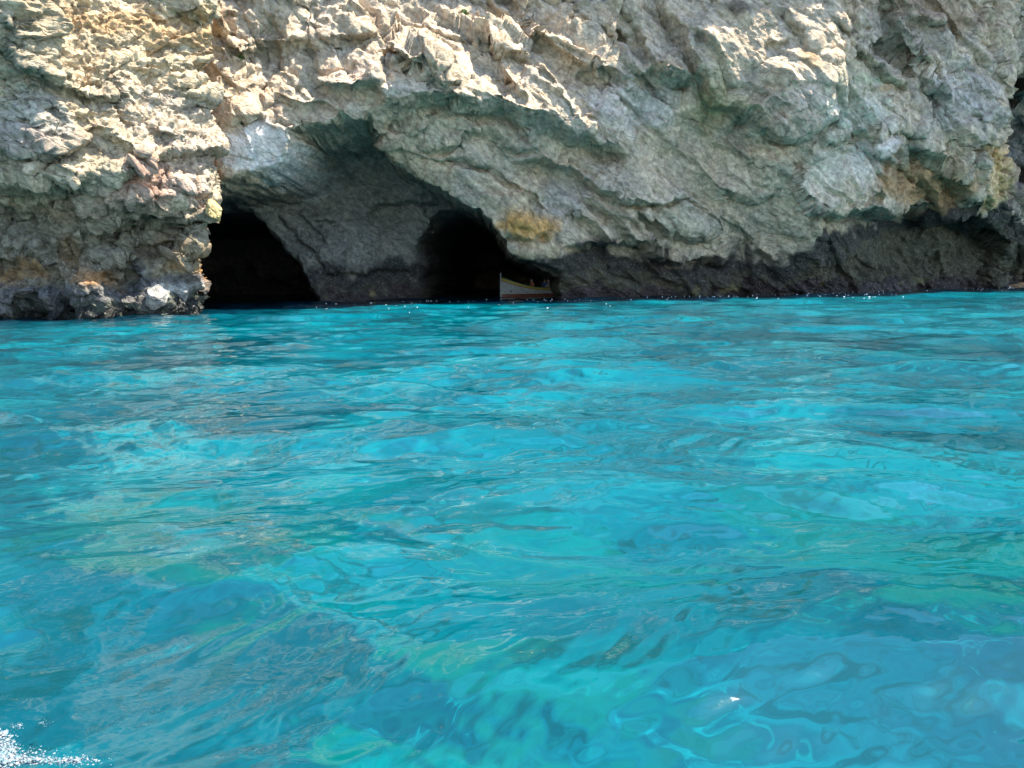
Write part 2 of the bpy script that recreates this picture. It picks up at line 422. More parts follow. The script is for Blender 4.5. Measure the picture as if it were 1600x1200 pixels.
def build_cliff():
    xs = np.r_[np.arange(-46, -27, .5), np.arange(-27, -19.5, .14), np.arange(-19.5, 47.5, .058), np.arange(47.5, 76, .25)]
    zs = np.r_[np.arange(-2.0, -.1, .12), np.arange(-.1, 19.2, .052), np.arange(19.2, 41, .40)]
    X, Z = np.meshgrid(xs, zs)
    def shape(X, Z):
        rel = Relief(X, Z, loc_face, 31.0, 1.5)
        D = face(X, Z)
        L, C, Bu = rel.ledge, rel.crack, rel.bulge
        # lip over the cave mouth and along to the right
        L([(560, 184), (600, 172), (640, 162), (700, 160), (740, 166), (790, 173), (840, 190), (880, 204), (905, 214), (940, 232), (990, 244)], .6, 1.1, 1.3, 1.7, .12, .34)
        L([(345, 190), (400, 178), (430, 150), (470, 165), (520, 160)], .25, .25, .8, .8)
        L([(345, 282), (395, 274), (440, 259), (460, 240), (466, 198)], .45, .3, 1.4, .5, .05)
        # blocks and ledges above the mouth
        L([(488, 122), (505, 134), (525, 141), (560, 142), (602, 136)], .45, .55, .9, .7)
        L([(598, 140), (600, 110), (601, 72)][::-1], -.35, -.35, .5, .6)
        C([(490, 118), (520, 114), (540, 105), (556, 97)], .3, .12)
        L([(606, 66), (625, 85), (640, 102), (668, 104), (702, 106)], .75, .6, 1.0, .6)
        L([(500, 68), (530, 68), (565, 58), (590, 50)], .35, .4, .9, .7)
        L([(470, 62), (500, 66), (520, 66)], .3, .4, .6, .5)
        L([(668, 132), (695, 131), (722, 129)], .4, .5, .6, .5)
        L([(738, 80), (770, 76), (800, 82), (828, 96)], .35, .75, .6, .8)
        L([(640, 40), (690, 55), (735, 62)], .3, .2, 1.6, .7)
        L([(780, 105), (795, 125), (812, 148), (830, 160)], .25, .35, .6, .6)
        C([(400, 60), (412, 110), (405, 160), (398, 200)], .3, .25)
        C([(478, 0), (482, 40), (486, 90), (488, 150)], .55, .35)
        C([(425, 20), (427, 70), (424, 120)], .4, .15)
        C([(610, 0), (612, 40), (604, 60)], .35, .2)
        L([(410, 65), (440, 72), (470, 60)], .35, .35, .7, .5); L([(350, 75), (380, 85), (425, 70)], .4, .35, .8, .5)
        L([(352, 150), (385, 140), (420, 130)], .3, .3, .6, .5)
        # slanting folds
        L([(782, -20), (800, 20), (815, 42), (850, 70), (880, 86), (920, 106), (965, 121), (992, 128)], .45, .35, 1.2, .7)
        L([(842, 88), (862, 108), (878, 138), (893, 165), (915, 188), (940, 205)][::-1], .45, .25, .6, .8)
        L([(900, 105), (935, 120), (968, 128), (1000, 160)], .25, .2, .7, .6)
        L([(880, -10), (905, 30), (930, 45), (960, 50), (985, 62)], .35, .3, .9, .6)
        L([(960, -15), (985, 30), (1005, 75), (1022, 104)], .55, .3, 1.0, .8)
        L([(1018, 99), (1035, 120), (1058, 127), (1082, 124)], .75, .9, 1.6, 1.1)
        L([(1028, -10), (1050, 40), (1070, 76), (1086, 102), (1100, 140), (1112, 156), (1135, 170), (1170, 184), (1185, 202)], .7, .6, 1.3, .9)
        C([(1028, -10), (1050, 40), (1070, 76), (1086, 102), (1100, 140)], .35, .16)
        L([(1085, 52), (1115, 88), (1135, 118), (1150, 140)], .25, .25, .6, .5)
        Bu(1225, 150, 105, 62, .9, -20, .8)
        L([(1150, 176), (1180, 200), (1205, 209), (1235, 215), (1262, 205), (1290, 190), (1315, 172)], .5, .9, 1.2, .9)
        L([(1195, 60), (1212, 62), (1232, 61)], .3, .4, .6, .5)
        L([(1215, 5), (1245, 40), (1265, 72), (1300, 112)], .3, .35, .8, .6)
        # right of the mouth
        L([(795, 252), (830, 250), (858, 257), (885, 266), (910, 280), (940, 298), (970, 312), (1000, 321), (1050, 315), (1088, 303)], .65, .5, 1.1, .9)
        L([(640, 205), (680, 220), (705, 222), (740, 208), (765, 205), (800, 225), (850, 235)], .4, .35, .9, .7)
        L([(660, 225), (690, 240), (730, 250), (770, 262)], .3, .3, .7, .5)
        Bu(1055, 343, 62, 26, .8, 12, .7)
        L([(995, 330), (1015, 352), (1045, 370), (1078, 373), (1108, 364)], .35, .6, .8, .7)
        Bu(828, 335, 48, 46, .8, 0, .8)
        L([(885, 336), (900, 338), (925, 350), (940, 368), (958, 388)], .5, .4, .9, .7)
        L([(790, 372), (830, 373), (858, 362)], .35, .5, .7, .5)
        Bu(840, 392, 52, 22, .5, 10, .8)
        L([(905, 303), (935, 320), (960, 345), (980, 365), (995, 379), (1045, 400)], .55, .4, .8, .7)
        L([(800, 408), (830, 409), (860, 420), (885, 430)], .2, .6, .7, .6)
        L([(870, 388), (905, 384), (940, 387), (980, 380), (1010, 386), (1050, 397), (1100, 405), (1150, 412)], .5, .9, 1.0, 1.4)
        for a, b in ((((1075, 225), (1095, 270), (1110, 290), (1125, 315), (1135, 330), (1155, 350), (1175, 388)), -.5), (((1180, 290), (1195, 270), (1205, 250)), -.3)):
            C(list(a), b, .5)
        L([(1118, 300), (1150, 307), (1186, 311), (1215, 300)], .45, .5, .9, .7)
        L([(1175, 388), (1200, 400), (1222, 440)], .3, .3, .7, .6)
        L([(1238, 262), (1255, 300), (1270, 330), (1284, 347)], .6, .5, 1.2, .8)
        L([(1280, 346), (1300, 337), (1325, 330), (1350, 328), (1392, 336), (1420, 325), (1440, 331), (1466, 341), (1500, 336), (1532, 342), (1550, 372), (1575, 395)], .6, 1.8, 1.0, 2.2, .06)
        L([(1345, 322), (1360, 308), (1374, 300), (1380, 315)], .3, .5, .5, .5)
        L([(1285, 225), (1320, 212), (1345, 208), (1358, 215)], .4, .35, .6, .6)
        L([(1365, 205), (1374, 232), (1385, 255), (1395, 263)], .5, .4, .8, .6)
        L([(1412, 225), (1440, 238), (1466, 248), (1490, 276), (1505, 302), (1522, 334)], .8, .9, 1.6, 1.1)
        L([(1398, 258), (1425, 276), (1440, 272)], .35, .3, .5, .5)
        L([(1372, -15), (1395, 40), (1410, 70), (1430, 100), (1450, 130), (1485, 165)], .5, .5, 1.2, .8)
        L([(1335, 72), (1372, 108), (1400, 128), (1425, 142)], .35, .4, .7, .6)
        L([(1370, 205), (1400, 205), (1440, 215)], .3, .3, .7, .6)
        L([(1300, 35), (1340, 55), (1370, 65), (1410, 62)], .2, .3, .8, .6)
        L([(1405, 40), (1440, 32), (1480, 50)], .2, .4, .7, .6)
        # hollow at the right edge
        L([(1572, 110), (1566, 150), (1562, 190), (1561, 250), (1580, 292), (1604, 330)], -2.4, -.5, 9.0, 1.2, .04, .3)
        k = sstep(.1, .9, rel.p * 0 + 1)
        Bu(1597, 134, 30, 22, -9.0, 0, .4)
        Bu(1600, 185, 10, 8, -1.2, 0, .6)
        al = X * .79 - Z * .62; ac = X * .62 + Z * .79
        ph = ac / 2.5 + .55 * perlin(al / 5.0, ac / 2.4, X * 0 + 21) + .25 * perlin(al / 1.8, ac / 1.2, X * 0 + 25)
        fr = ph - np.floor(ph)
        saw = (1 - fr) * sstep(0, .16, fr)                       # grows downwards, then cuts back
        ph2 = ac / .95 + .6 * perlin(al / 3.0, ac / 1.2, X * 0 + 41); fr2 = ph2 - np.floor(ph2)
        saw2 = (1 - fr2) * sstep(0, .2, fr2)
        am = sstep(-.35, .45, perlin(al / 7.0, ac / 3.0, X * 0 + 33))
        fold = sstep(-6, 2, X) * sstep(50, 40, X)
        rel.p += fold * (.62 * (saw - .4) * am + .16 * (saw2 - .4) * sstep(-.2, .4, perlin(al / 4, ac / 2, X * 0 + 55)))
        # the mouth of the cave and the two passages behind it
        edge = .16 * perlin(X / .45, Z / .45, X * 0 + 4) + .22 * perlin(X / 1.5, Z / 1.5, X * 0 + 14)
        cv_ = [loc_face(*q) for q in CAVE]; cv_[0] = (-44, cv_[0][1]); cv_[1] = (-44, cv_[1][1])
        sc = sdf_poly(X, Z, cv_) + edge
        hA = [loc_ch(*q) for q in HOLE_A]; hA[0] = (-43, hA[0][1]); hA[1] = (-43, hA[1][1])
        sA = sdf_poly(X, Z, hA) + edge
        sB = sdf_poly(X, Z, [loc_ch(*q) for q in HOLE_B]) + edge
        mc = sstep(-.10, .42, sc)
        chD = chamber(X, Z)
        rc = Relief(X, Z, loc_ch, 77.0)
        rc.ledge([(490, 345), (530, 347), (560, 342)], .35, .35, .8, .6)
        rc.ledge([(570, 330), (590, 322), (640, 316), (690, 312)], .5, .6, 1.0, .9)
        rc.ledge([(548, 360), (545, 390), (536, 410), (545, 430), (552, 470)][::-1], .5, .4, .9, .7)
        rc.ledge([(420, 322), (450, 345), (470, 375), (490, 395), (510, 420)], .35, .3, .6, .5)
        rc.ledge([(462, 330), (490, 355), (515, 385)], .3, .3, .6, .5)
        rc.ledge([(500, 425), (540, 428), (600, 420), (650, 422)], .25, .35, .8, .8)
        chD = chD - rc.p
        mA = sstep(-.1, .9, sA); mB = sstep(-.05, .8, sB)
        rA = sstep(0, 1.4, sA); rB = sstep(0, 1.8, sB)
        chD = chD + mA * (4.0 + 20 * rA) + mB * (4 + 34 * rB)
        D = (D - rel.p) * (1 - mc) + chD * mc
        return D, rel, sc, mc, np.maximum(mA, mB)
    D = shape(X, Z)[0]
    Z = even_columns(D, zs)
    D, rel, sc, mc, mh = shape(X, Z)
    P = np.stack([X, D, Z], -1)
    # fracture, bedding and pitting, pushed out along the stone's own normal
    N = grid_normals(boxblur(boxblur(P, 4, 0), 4, 1)); N *= np.where(N[..., 1:2] > 0, -1, 1)
    Y = D
    rough = sstep(10.5, 14.0, Z + 1.5 * perlin(X / 4, Y / 4, Z / 4)) * .55 + .45
    rough = np.where(X > 6, .40 + .55 * sstep(24, 34, X + (Z - 8) * 1.2), rough)
    f1, j1 = facets(X, Z, Y, 3.2, 3, .20, .34, 1.9, R(-38))
    f2, j2 = facets(X, Z, Y, 1.15, 8, .055, .34, 1.9, R(-36))
    f3, j3 = facets(X, Z, Y, .42, 12, .018, .30, 1.6, R(-34))
    big = fbm(X, Y, Z, 5.0, 3, .5) * .40
    # bedding that dips to the right
    bed = fbm((X * .8 - Z * .6) / 3.2, Y / 2.0, (X * .6 + Z * .8) * 1.5, 1.6, 4, .55) * .13
    md = fbm(X, Y, Z, .85, 5, .58) * .06 + fbm(X, Y, Z, 1.3, 4, .55, True) * .05
    rg_ = fbm(X, Y, Z, .5, 3, .6, True) * .05
    calm = 1 - .55 * mc
    calm = calm * (1 - .7 * mh)
    disp = big * calm + (f1 * .8 + f2 * .85) * rough * calm + f3 * rough * (1 - .8 * mh) + bed * (1 - .7 * mh) + md * (.5 + .6 * rough) + rg_ * rough
    rel.wob = .2 * perlin(X / .8, Y / .8, Z / .8)
    disp *= 1 - .6 * rel.mask(410, 240, 62, 46, .3)
    disp -= (.10 * np.exp(-j1 / .05) * rough + .06 * np.exp(-j2 / .06) * rough)
    P = P + N * disp[..., None]
    # ---- colour of the stone, with cave and hollow shade painted in
    rel.wob = .35 * fbm(X, Y, Z, 1.1, 4, .6)
    n1 = fbm(X, Y, Z, 3.5, 4); n2 = fbm(X + 40, Y, Z, 1.2, 4); n3 = fbm(X * .8 - Z * .6, Y, (X * .6 + Z * .8) * 3, 2.4, 4)
    c = np.ones(X.shape + (3,), F32) * np.array((.56, .44, .325), F32)
    c = blend(c, sstep(-.2, .6, n1) * .7, (.44, .385, .325)); c = blend(c, sstep(.0, .7, n2) * .5, (.60, .495, .385))
    c = blend(c, sstep(.1, .7, n3) * .45, (.25, .22, .18)); c = blend(c, sstep(.15, .7, -n2) * .35, (.55, .48, .41))
    K = rel.mask
    for a, rgb, f in (((412, 238, 58, 48, .3), (.58, .62, .66), .95), ((390, 234, 18, 42, .25), (.62, .68, .74), .95),
                      ((330, 35, 30, 30), (.45, .31, .17), .6),
                      ((828, 350, 52, 26), (.46, .27, .09), .95), ((835, 320, 40, 34), (.40, .37, .25), .5), ((845, 392, 45, 18), (.44, .37, .24), .7),
                      ((985, 165, 74, 44), (.54, .52, .51), .9), ((885, 310, 40, 40), (.42, .43, .44), .5), ((1060, 345, 55, 24), (.40, .39, .32), .6),
                      ((1120, 180, 50, 35), (.30, .28, .17), .6), ((1030, 140, 60, 20), (.20, .25, .21), .5), ((1110, 150, 25, 40), (.30, .30, .17), .5),
                      ((1260, 150, 40, 30), (.50, .49, .48), .5), ((1240, 180, 70, 30), (.42, .37, .34), .6), ((1258, 95, 14, 18), (.34, .24, .12), .6),
                      ((1330, 180, 66, 34), (.50, .53, .49), .9), ((1350, 250, 50, 42), (.56, .56, .56), .9), ((1290, 265, 44, 44), (.52, .52, .47), .9), ((1275, 312, 32, 32), (.56, .51, .45), .9),
                      ((1372, 125, 34, 10), (.24, .34, .23), .8), ((1385, 140, 20, 8), (.36, .26, .14), .7), ((1330, 130, 50, 40), (.40, .40, .31), .5),
                      ((1440, 290, 74, 46), (.38, .26, .15), .95), ((1480, 320, 28, 25), (.33, .21, .11), .7),
                      ((1450, 15, 120, 30), (.26, .20, .16), .7), ((1150, 8, 24, 14), (.07, .065, .05), .8), ((1400, 60, 90, 40), (.27, .26, .24), .5),
                      ((1500, 150, 70, 70), (.40, .41, .42), .6), ((1560, 265, 38, 70), (.52, .40, .22), .95), ((1597, 235, 30, 110), (.17, .16, .155), .95), ((1597, 134, 24, 18), (.05, .05, .05), .9),  # sunlit yellow, then the hollow's shade, painted into the colour
                      ((690, 195, 90, 18), (.42, .43, .38), .5), ((770, 240, 60, 20), (.42, .42, .38), .5), ((700, 20, 70, 40), (.46, .41, .34), .6),
                      ((535, 120, 50, 20), (.43, .37, .33), .6), ((420, 165, 40, 30), (.38, .31, .25), .5), ((650, 140, 60, 14), (.44, .47, .46), .5)):
        c = blend(c, K(*a) * f, (1.24 * rgb[0] + .01, 1.12 * rgb[1], 1.04 * rgb[2]))
    c = blend(c, sstep(-1.0, -2.2, rel.p) * (X > 31) * sstep(6.0, 7.0, Z) * .8, (.17, .16, .155))  # shade of the right-hand hollow, painted darker where it recedes
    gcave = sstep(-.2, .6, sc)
    c = blend(c, gcave * .82, (.165, .18, .17))  # shade of the cave chamber painted into the stone colour
    c = blend(c, gcave * sstep(.3, .9, mh) * .8, (.075, .078, .08))  # deeper shade painted inside the two passages
    # tide line: black fringe, grey-olive band, dark weed at the water
    zt = Z + .8 * n1 + .6 * n2
    top = np.interp(X, [-20, -12, -3, 3, 8, 14, 18, 24, 34, 40, 50], [2.0, 2.2, 2.3, 3.2, 3.0, 2.4, 2.5, 5.2, 6.2, 5.4, 4.0])
    c = blend(c, sstep(top + .4, top - .4, zt) * .95, (.032, .032, .034))
    c = blend(c, sstep(top - .7, top - 1.9, zt) * .85, (.095, .087, .058))
    c = blend(c, sstep(.9, .5, zt), (.042, .032, .033))
    c = blend(c, sstep(.55, .75, n2 + .4 * n3) * sstep(.2, .45, Z) * sstep(1.0, .7, Z) * .7, (.20, .18, .08))
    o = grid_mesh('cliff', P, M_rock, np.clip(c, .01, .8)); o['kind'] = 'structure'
    return o, P, xs, zs
cliff, PC, CXS, CZS = build_cliff()

def cliff_point(px, py):
    """the point of the built cliff that shows at a place in the photograph"""
    q = PC[::3, ::3].reshape(-1, 3); a, b, d = project(q)
    k = (np.abs(a - px) < 8) & (np.abs(b - py) < 8)
    e = np.where(k, (a - px) ** 2 + (b - py) ** 2 + d, 1e9)
    return q[int(e.argmin())]

# ------------------------------------------------------------------ the headland on the left
plan = np.array([(-70, 10), (-50, 22), (-30, 32), (-21.5, 32.9), (-19.2, 33.0), (-18.0, 33.6), (-16.7, 35.0), (-15.2, 36.8), (-14.75, 37.9), (-15.9, 39.2), (-19.5, 42), (-25, 46), (-34, 52)], float)
_l = np.r_[0, np.cumsum(np.hypot(*np.diff(plan, axis=0).T))]
def smooth_plan(u):
    k = np.linspace(-.7, .7, 9); x = sum(np.interp(u + d, _l, plan[:, 0]) for d in k) / 9; y = sum(np.interp(u + d, _l, plan[:, 1]) for d in k) / 9
    return x, y
SIL_Z = np.arange(-2, 17, .4); SIL_X = np.zeros(len(SIL_Z))
def headland_macro(U, Z):
    x, y = smooth_plan(U); e = .05
    x1, y1 = smooth_plan(U + e); tx, ty = x1 - x, y1 - y; l = np.hypot(tx, ty); nx, ny = ty / l, -tx / l
    uc = _l[7]
    x = x + np.interp(Z, SIL_Z, SIL_X) * np.exp(-((U - uc - .4) / 2.2) ** 2)
    # leans: undercut foot, belly, then back
    lean = np.interp(Z, [-2, 0, 1.5, 3, 4.6, 6.0, 8.5, 10.8, 14, 20, 30], [-1.1, -.8, -.6, -1.0, -.6, .95, .45, -.35, -1.6, -2.8, -4.2])
    w = np.interp(U - uc, [-30, -9, -6.5, -4.5, -2.5, -1, 1, 4, 8], [0, -.2, -.3, .3, .55, .35, 0, 0, 0])
    off = lean + w * sstep(1.0, 5.0, Z) + .62 * np.clip(Z - 6.0, 0, 9) * sstep(-4.0, -5.6, U - uc)
    return x + nx * off, y + ny * off, nx, ny

OUT_Y = [-200, 0, 60, 110, 130, 165, 200, 240, 280, 322, 345, 352, 390, 402, 430, 446, 485, 520]      # the corner's outline
OUT_X = [350, 348, 338, 326, 320, 318, 327, 338, 342, 338, 326, 318, 315, 306, 303, 309, 311, 311]
for _ in range(5):
    _u, _z = np.meshgrid(np.arange(_l[7] - 4, _l[7] + 3, .06), SIL_Z)
    a_, b_, _, _ = headland_macro(_u, _z); q_ = np.stack([a_, b_, _z], -1); pa, pb, pc_ = project(q_.reshape(-1, 3))
    pa = pa.reshape(_u.shape); pb = pb.reshape(_u.shape); m_ = pa.argmax(1); rr = np.arange(len(SIL_Z))
    SIL_X = SIL_X + .9 * (np.interp(pb[rr, m_], OUT_Y, OUT_X) - 5 - pa[rr, m_]) * 37.0 / FPX
gu = np.arange(_l[2], _l[-1] - 4, .09); gz = np.arange(-1, 16, .09)
_GU, _GZ = np.meshgrid(gu, gz); _hx, _hy, _, _ = headland_macro(_GU, _GZ)
_ha, _hb, _hd = project(np.stack([_hx, _hy, _GZ], -1).reshape(-1, 3))
def loc_head(px, py):
    e = (_ha - px) ** 2 + (_hb - py) ** 2 + 4.0 * np.maximum(_hd - 39, 0)
    i = int(e.argmin()); return float(_GU.ravel()[i]), float(_GZ.ravel()[i])

def build_headland():
    uc = _l[7]
    us = np.r_[np.arange(0, uc - 11.5, .4), np.arange(uc - 11.5, uc + 2.2, .040), np.arange(uc + 2.2, _l[-1], .16)]
    zs = np.r_[np.arange(-1.6, -.15, .12), np.arange(-.15, 14.6, .041), np.arange(14.6, 37, .33)]
    U, Z = np.meshgrid(us, zs)
    rel = Relief(U, Z, loc_head, 55.0, .85)
    L, C, Bu = rel.ledge, rel.crack, rel.bulge
    # tufted ledges of the shaded left part, sunny on top
    L([(-40, 40), (0, 44), (25, 40), (42, 44)], .45, .35, .5, .5)
    L([(-30, 62), (10, 70), (25, 88), (40, 104), (75, 118), (95, 122)], .55, .4, .6, .6)
    L([(50, 112), (85, 122), (108, 124), (118, 132)], .45, .4, .5, .5)
    L([(65, 132), (90, 140), (125, 150), (160, 160), (190, 160)], .55, .4, .7, .6)
    L([(118, 122), (140, 128), (160, 126)], .4, .35, .5, .4)
    L([(122, 178), (140, 186), (155, 180), (185, 186)], .5, .4, .5, .5)
    L([(140, 205), (160, 210), (180, 226), (200, 236), (225, 240)], .6, .45, .7, .6)
    L([(105, 90), (118, 94), (128, 90)], .35, .3, .35, .35)
    L([(125, 12), (135, 60), (128, 95), (135, 118)], .45, .3, .9, .8)
    C([(0, 135), (40, 145), (62, 140), (80, 180), (95, 215), (110, 235)], .35, .25)
    C([(0, 190), (40, 188), (60, 205)], .25, .18); C([(60, 140), (75, 165), (82, 188)], .2, .15)
    L([(-20, 255), (15, 245), (40, 248), (60, 255)], .25, .5, .6, .6)
    L([(72, 240), (90, 248), (108, 246)], .5, .4, .45, .5)
    # lit ledge
    L([(-15, 296), (8, 294), (35, 292), (78, 293), (105, 297), (135, 293)], .95, .9, .65, 1.1)
    L([(75, 262), (100, 272), (130, 282), (155, 272)], .4, .4, .5, .5)
    # overhang that shades the pink face
    L([(160, 300), (183, 276), (212, 262), (235, 250), (262, 240), (287, 225)], .7, .75, .9, .8)
    L([(185, 130), (188, 165), (192, 195)], .35, .3, .6, .6)
    C([(186, 150), (190, 175), (192, 200)], .4, .2)
    L([(218, 122), (228, 138), (240, 152)], .35, .3, .5, .4); L([(262, 165), (275, 145), (285, 134)], .3, .35, .5, .4)
    L([(250, 118), (256, 112), (268, 122)], .35, .4, .5, .4)
    C([(205, 10), (210, 25), (214, 32)], .5, .3); C([(232, 0), (234, 18)], .3, .15); C([(278, 10), (284, 30)], .5, .25)
    L([(296, 195), (302, 190), (308, 178)], .3, .35, .4, .4)
    L([(230, 200), (250, 215), (280, 222), (292, 205)], .4, .3, .7, .5)
    # lower lip of the sunny face, undercut below
    L([(128, 345), (150, 362), (162, 356), (180, 345), (200, 350), (215, 334), (236, 346), (262, 347), (285, 352), (312, 346), (335, 338)], .55, 1.15, .9, 1.5)
    L([(165, 318), (180, 330), (200, 325), (222, 305), (228, 292)], .35, .35, .5, .5)
    L([(268, 300), (280, 320), (275, 338)], .3, .35, .5, .5)
    # foot
    L([(0, 400), (30, 393), (58, 396), (78, 412), (96, 432), (112, 448)], .4, .5, .8, .8)
    C([(84, 380), (96, 400), (118, 414), (145, 408), (165, 400), (186, 386), (205, 366)], .35, .18)
    C([(30, 330), (55, 350), (70, 390), (88, 400)], .25, .2)
    L([(-10, 350), (20, 340), (50, 336), (66, 340)], .35, .3, .7, .6)
    Bu(140, 460, 30, 60, 1.0, -12, .8); Bu(12, 462, 42, 30, .7, 0, .7); Bu(45, 465, 12, 18, .5, 0, .7)
    L([(-10, 488), (30, 486), (60, 472), (85, 466), (105, 474), (125, 490)], .35, 1.3, .6, 1.2)
    Bu(200, 440, 36, 40, -1.1, 0, .7)
    Bu(225, 465, 40, 30, .5, 0, .7)
    Bu(280, 400, 30, 60, .7, 0, .6)
    L([(205, 400), (220, 395), (235, 385), (258, 392)], .3, .5, .6, .7)
    x, y, nx, ny = headland_macro(U, Z)
    x = x + nx * rel.p; y = y + ny * rel.p
    P = np.stack([x, y, Z], -1)
    N = grid_normals(boxblur(boxblur(P, 4, 0), 4, 1))
    s = np.sign((N[..., 0] * nx + N[..., 1] * ny)); N *= np.where(s == 0, 1, s)[..., None]
    X, Y = P[..., 0], P[..., 1]
    f1, j1 = facets(U, Z, Y - X, 2.2, 23, .14, .28, 1.3, R(50))
    f2, j2 = facets(U, Z, Y - X, .85, 28, .04, .34, 1.3, R(60))
    f3, j3 = facets(U, Z, Y - X, .32, 32, .015, .32)
    upz = sstep(5, 8, Z)
    rib = sstep(-5.0, -3.6, U - uc) * sstep(4.5, 6.0, Z)
    disp = fbm(X, Y, Z, 3.5, 3) * .22 + f1 * (.75 - .25 * rib) + f2 * (.8 - .3 * rib) + f3 * .9 + fbm(X, Y, Z * 1.6, .7, 5, .6) * .07 + fbm(X, Y, Z * 1.4, 1.1, 4, .55, True) * .05 + fbm(X, Y, Z * 1.5, .33, 3, .6, True) * .055 * (.5 + upz)
    disp -= .10 * np.exp(-j1 / .05) + .05 * np.exp(-j2 / .06)
    P = P + N * disp[..., None]
    rel.wob = .35 * fbm(X, Y, Z, .9, 4, .6)
    n1 = fbm(X, Y, Z, 2.8, 4); n2 = fbm(X + 30, Y, Z, .9, 4)
    c = np.ones(X.shape + (3,), F32) * np.array((.50, .415, .30), F32)
    c = blend(c, sstep(-.1, .6, n1) * .6, (.42, .36, .285)); c = blend(c, sstep(.0, .7, n2) * .5, (.56, .48, .35)); c = blend(c, sstep(.1, .6, -n2) * .4, (.34, .275, .205))
    K = rel.mask
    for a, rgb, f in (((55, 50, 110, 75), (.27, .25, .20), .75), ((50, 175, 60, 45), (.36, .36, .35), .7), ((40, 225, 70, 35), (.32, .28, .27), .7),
                      ((255, 85, 50, 55), (.54, .44, .31), .6), ((318, 32, 28, 24), (.47, .32, .16), .8), ((215, 25, 16, 16), (.36, .25, .16), .7), ((258, 55, 8, 22), (.45, .29, .15), .7),
                      ((240, 280, 58, 48), (.46, .29, .225), .95), ((310, 255, 14, 18), (.38, .22, .18), .8), ((300, 290, 40, 45), (.52, .40, .34), .8), ((185, 310, 50, 34), (.42, .29, .225), .85),
                      ((255, 185, 40, 35), (.40, .36, .35), .6), ((305, 210, 22, 30), (.48, .40, .33), .6), ((170, 20, 30, 14), (.32, .28, .26), .5)):
        c = blend(c, K(*a) * f, rgb)
    zt = Z + .85 * n1 + .55 * n2
    c = blend(c, sstep(5.3, 4.5, zt) * .85, (.20, .18, .135))
    c = blend(c, sstep(.1, .6, n1) * sstep(5.0, 4.4, Z) * .6, (.16, .10, .055))
    for a, rgb, f in (((25, 425, 40, 14), (.26, .165, .075), .5), ((110, 390, 28, 22), (.20, .125, .06), .7), ((150, 435, 34, 22), (.34, .18, .075), .9), ((105, 330, 40, 20), (.30, .22, .14), .7), ((20, 425, 60, 16), (.27, .16, .07), .8), ((288, 425, 13, 22), (.55, .29, .09), .95), ((270, 395, 22, 30), (.30, .20, .11), .7), ((220, 400, 34, 22), (.12, .095, .07), .7)):
        c = blend(c, K(*a) * f, rgb)
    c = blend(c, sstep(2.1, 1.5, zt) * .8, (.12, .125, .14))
    c = blend(c, K(275, 462, 44, 22, .4) * .9, (.50, .50, .49))
    c = blend(c, sstep(.9, .5, zt), (.075, .085, .065)); c = blend(c, sstep(.45, .25, zt), (.03, .032, .03))
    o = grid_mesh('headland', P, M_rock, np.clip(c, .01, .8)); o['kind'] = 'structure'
    return o, P
headland, PH = build_headland()

def head_point(px, py):
    q = PH[::2, ::2].reshape(-1, 3); a, b, d = project(q)
    e = (a - px) ** 2 + (b - py) ** 2 + 6 * np.maximum(d - 38.5, 0)
    return q[int(e.argmin())]

# ------------------------------------------------------------------ single stones that stand out from the faces
def stone(name, loc, size, mat, parent, seed, rot=(0, 0, 0), rough=.18, cut=.5):
    bm = bmesh.new(); bmesh.ops.create_icosphere(bm, subdivisions=5, radius=1)
    co = np.array([v.co for v in bm.verts]); s = seed * 3.7
    rg = np.random.default_rng(seed)
    for _ in range(9):                                      # knock flat faces off it
        n = rg.normal(size=3); n /= np.linalg.norm(n); lim = rg.uniform(cut, .95)
        t = co @ n; co = co - np.where(t > lim, t - lim, 0)[:, None] * n
    k = 1 + rough * fbm(co[:, 0] + s, co[:, 1], co[:, 2], .8, 3) + rough * .45 * fbm(co[:, 0] + s, co[:, 1] + 4, co[:, 2], .22, 4, .6)
    co = co * k[:, None] * np.array(size)
    for v, c in zip(bm.verts, co): v.co = c
    o = mesh_obj(name, bm, mat, parent); o.location = loc; o.rotation_euler = rot
    return o
def on_head(px, py, back=.0):
    p = head_point(px, py); r = ray(px, py); d = p[1] + back
    return Vector((r[0] * d, d, CAMH + r[2] * d))
stone('boulder', on_head(335, 330, -.05), (.40, .55, .55), M_ochre, headland, 3, (0, .2, 0))
stone('base_rock', on_head(282, 461, .1), (.64, .7, .66), M_pale, headland, 5, rough=.12)
stone('base_rock', on_head(245, 463, .05), (.46, .6, .62), M_pale, headland, 6, (0, .3, 0), rough=.14)
stone('base_rock', on_head(304, 455, .3), (.24, .5, .75), M_pale, headland, 7, (0, -.12, 0), rough=.10)
p = Vector((*[ray(1572, 446)[0] * 66.0, 66.2], .1))
stone('weedy_ledge', p, (2.6, 1.6, .42), M_weed, cliff, 9, (0, -.05, .35), rough=.25)

# ------------------------------------------------------------------ boat at the mouth of the right-hand passage
def plain(name, rgb, rough=.5, var=.25, scale=6.0):
    t = NT(name); P = t.n('ShaderNodeTexCoord').outputs['Object']
    n = t.noise(P, scale, 5, .6)
    c = t.mixc(t.ramp(n, .3, .7), tuple(v * (1 - var) for v in rgb), rgb)
    b = t.n('ShaderNodeBump', {'Height': t.noise(P, scale * 6, 3), 'Strength': .15, 'Distance': .01})
    return t.set(Base_Color=c, Roughness=rough, Normal=b.outputs[0])
M_white = plain('white_boat_paint', (.33, .33, .31), .45, .3)
M_yellow = plain('yellow_boat_paint', (.40, .27, .04), .5)
M_brown = plain('red_brown_boat_paint', (.16, .05, .03), .5)
M_green = plain('green_boat_paint', (.03, .12, .07), .4)
M_wood = plain('varnished_wood', (.22, .12, .06), .5)
M_black = plain('black_paint', (.02, .02, .022), .5)

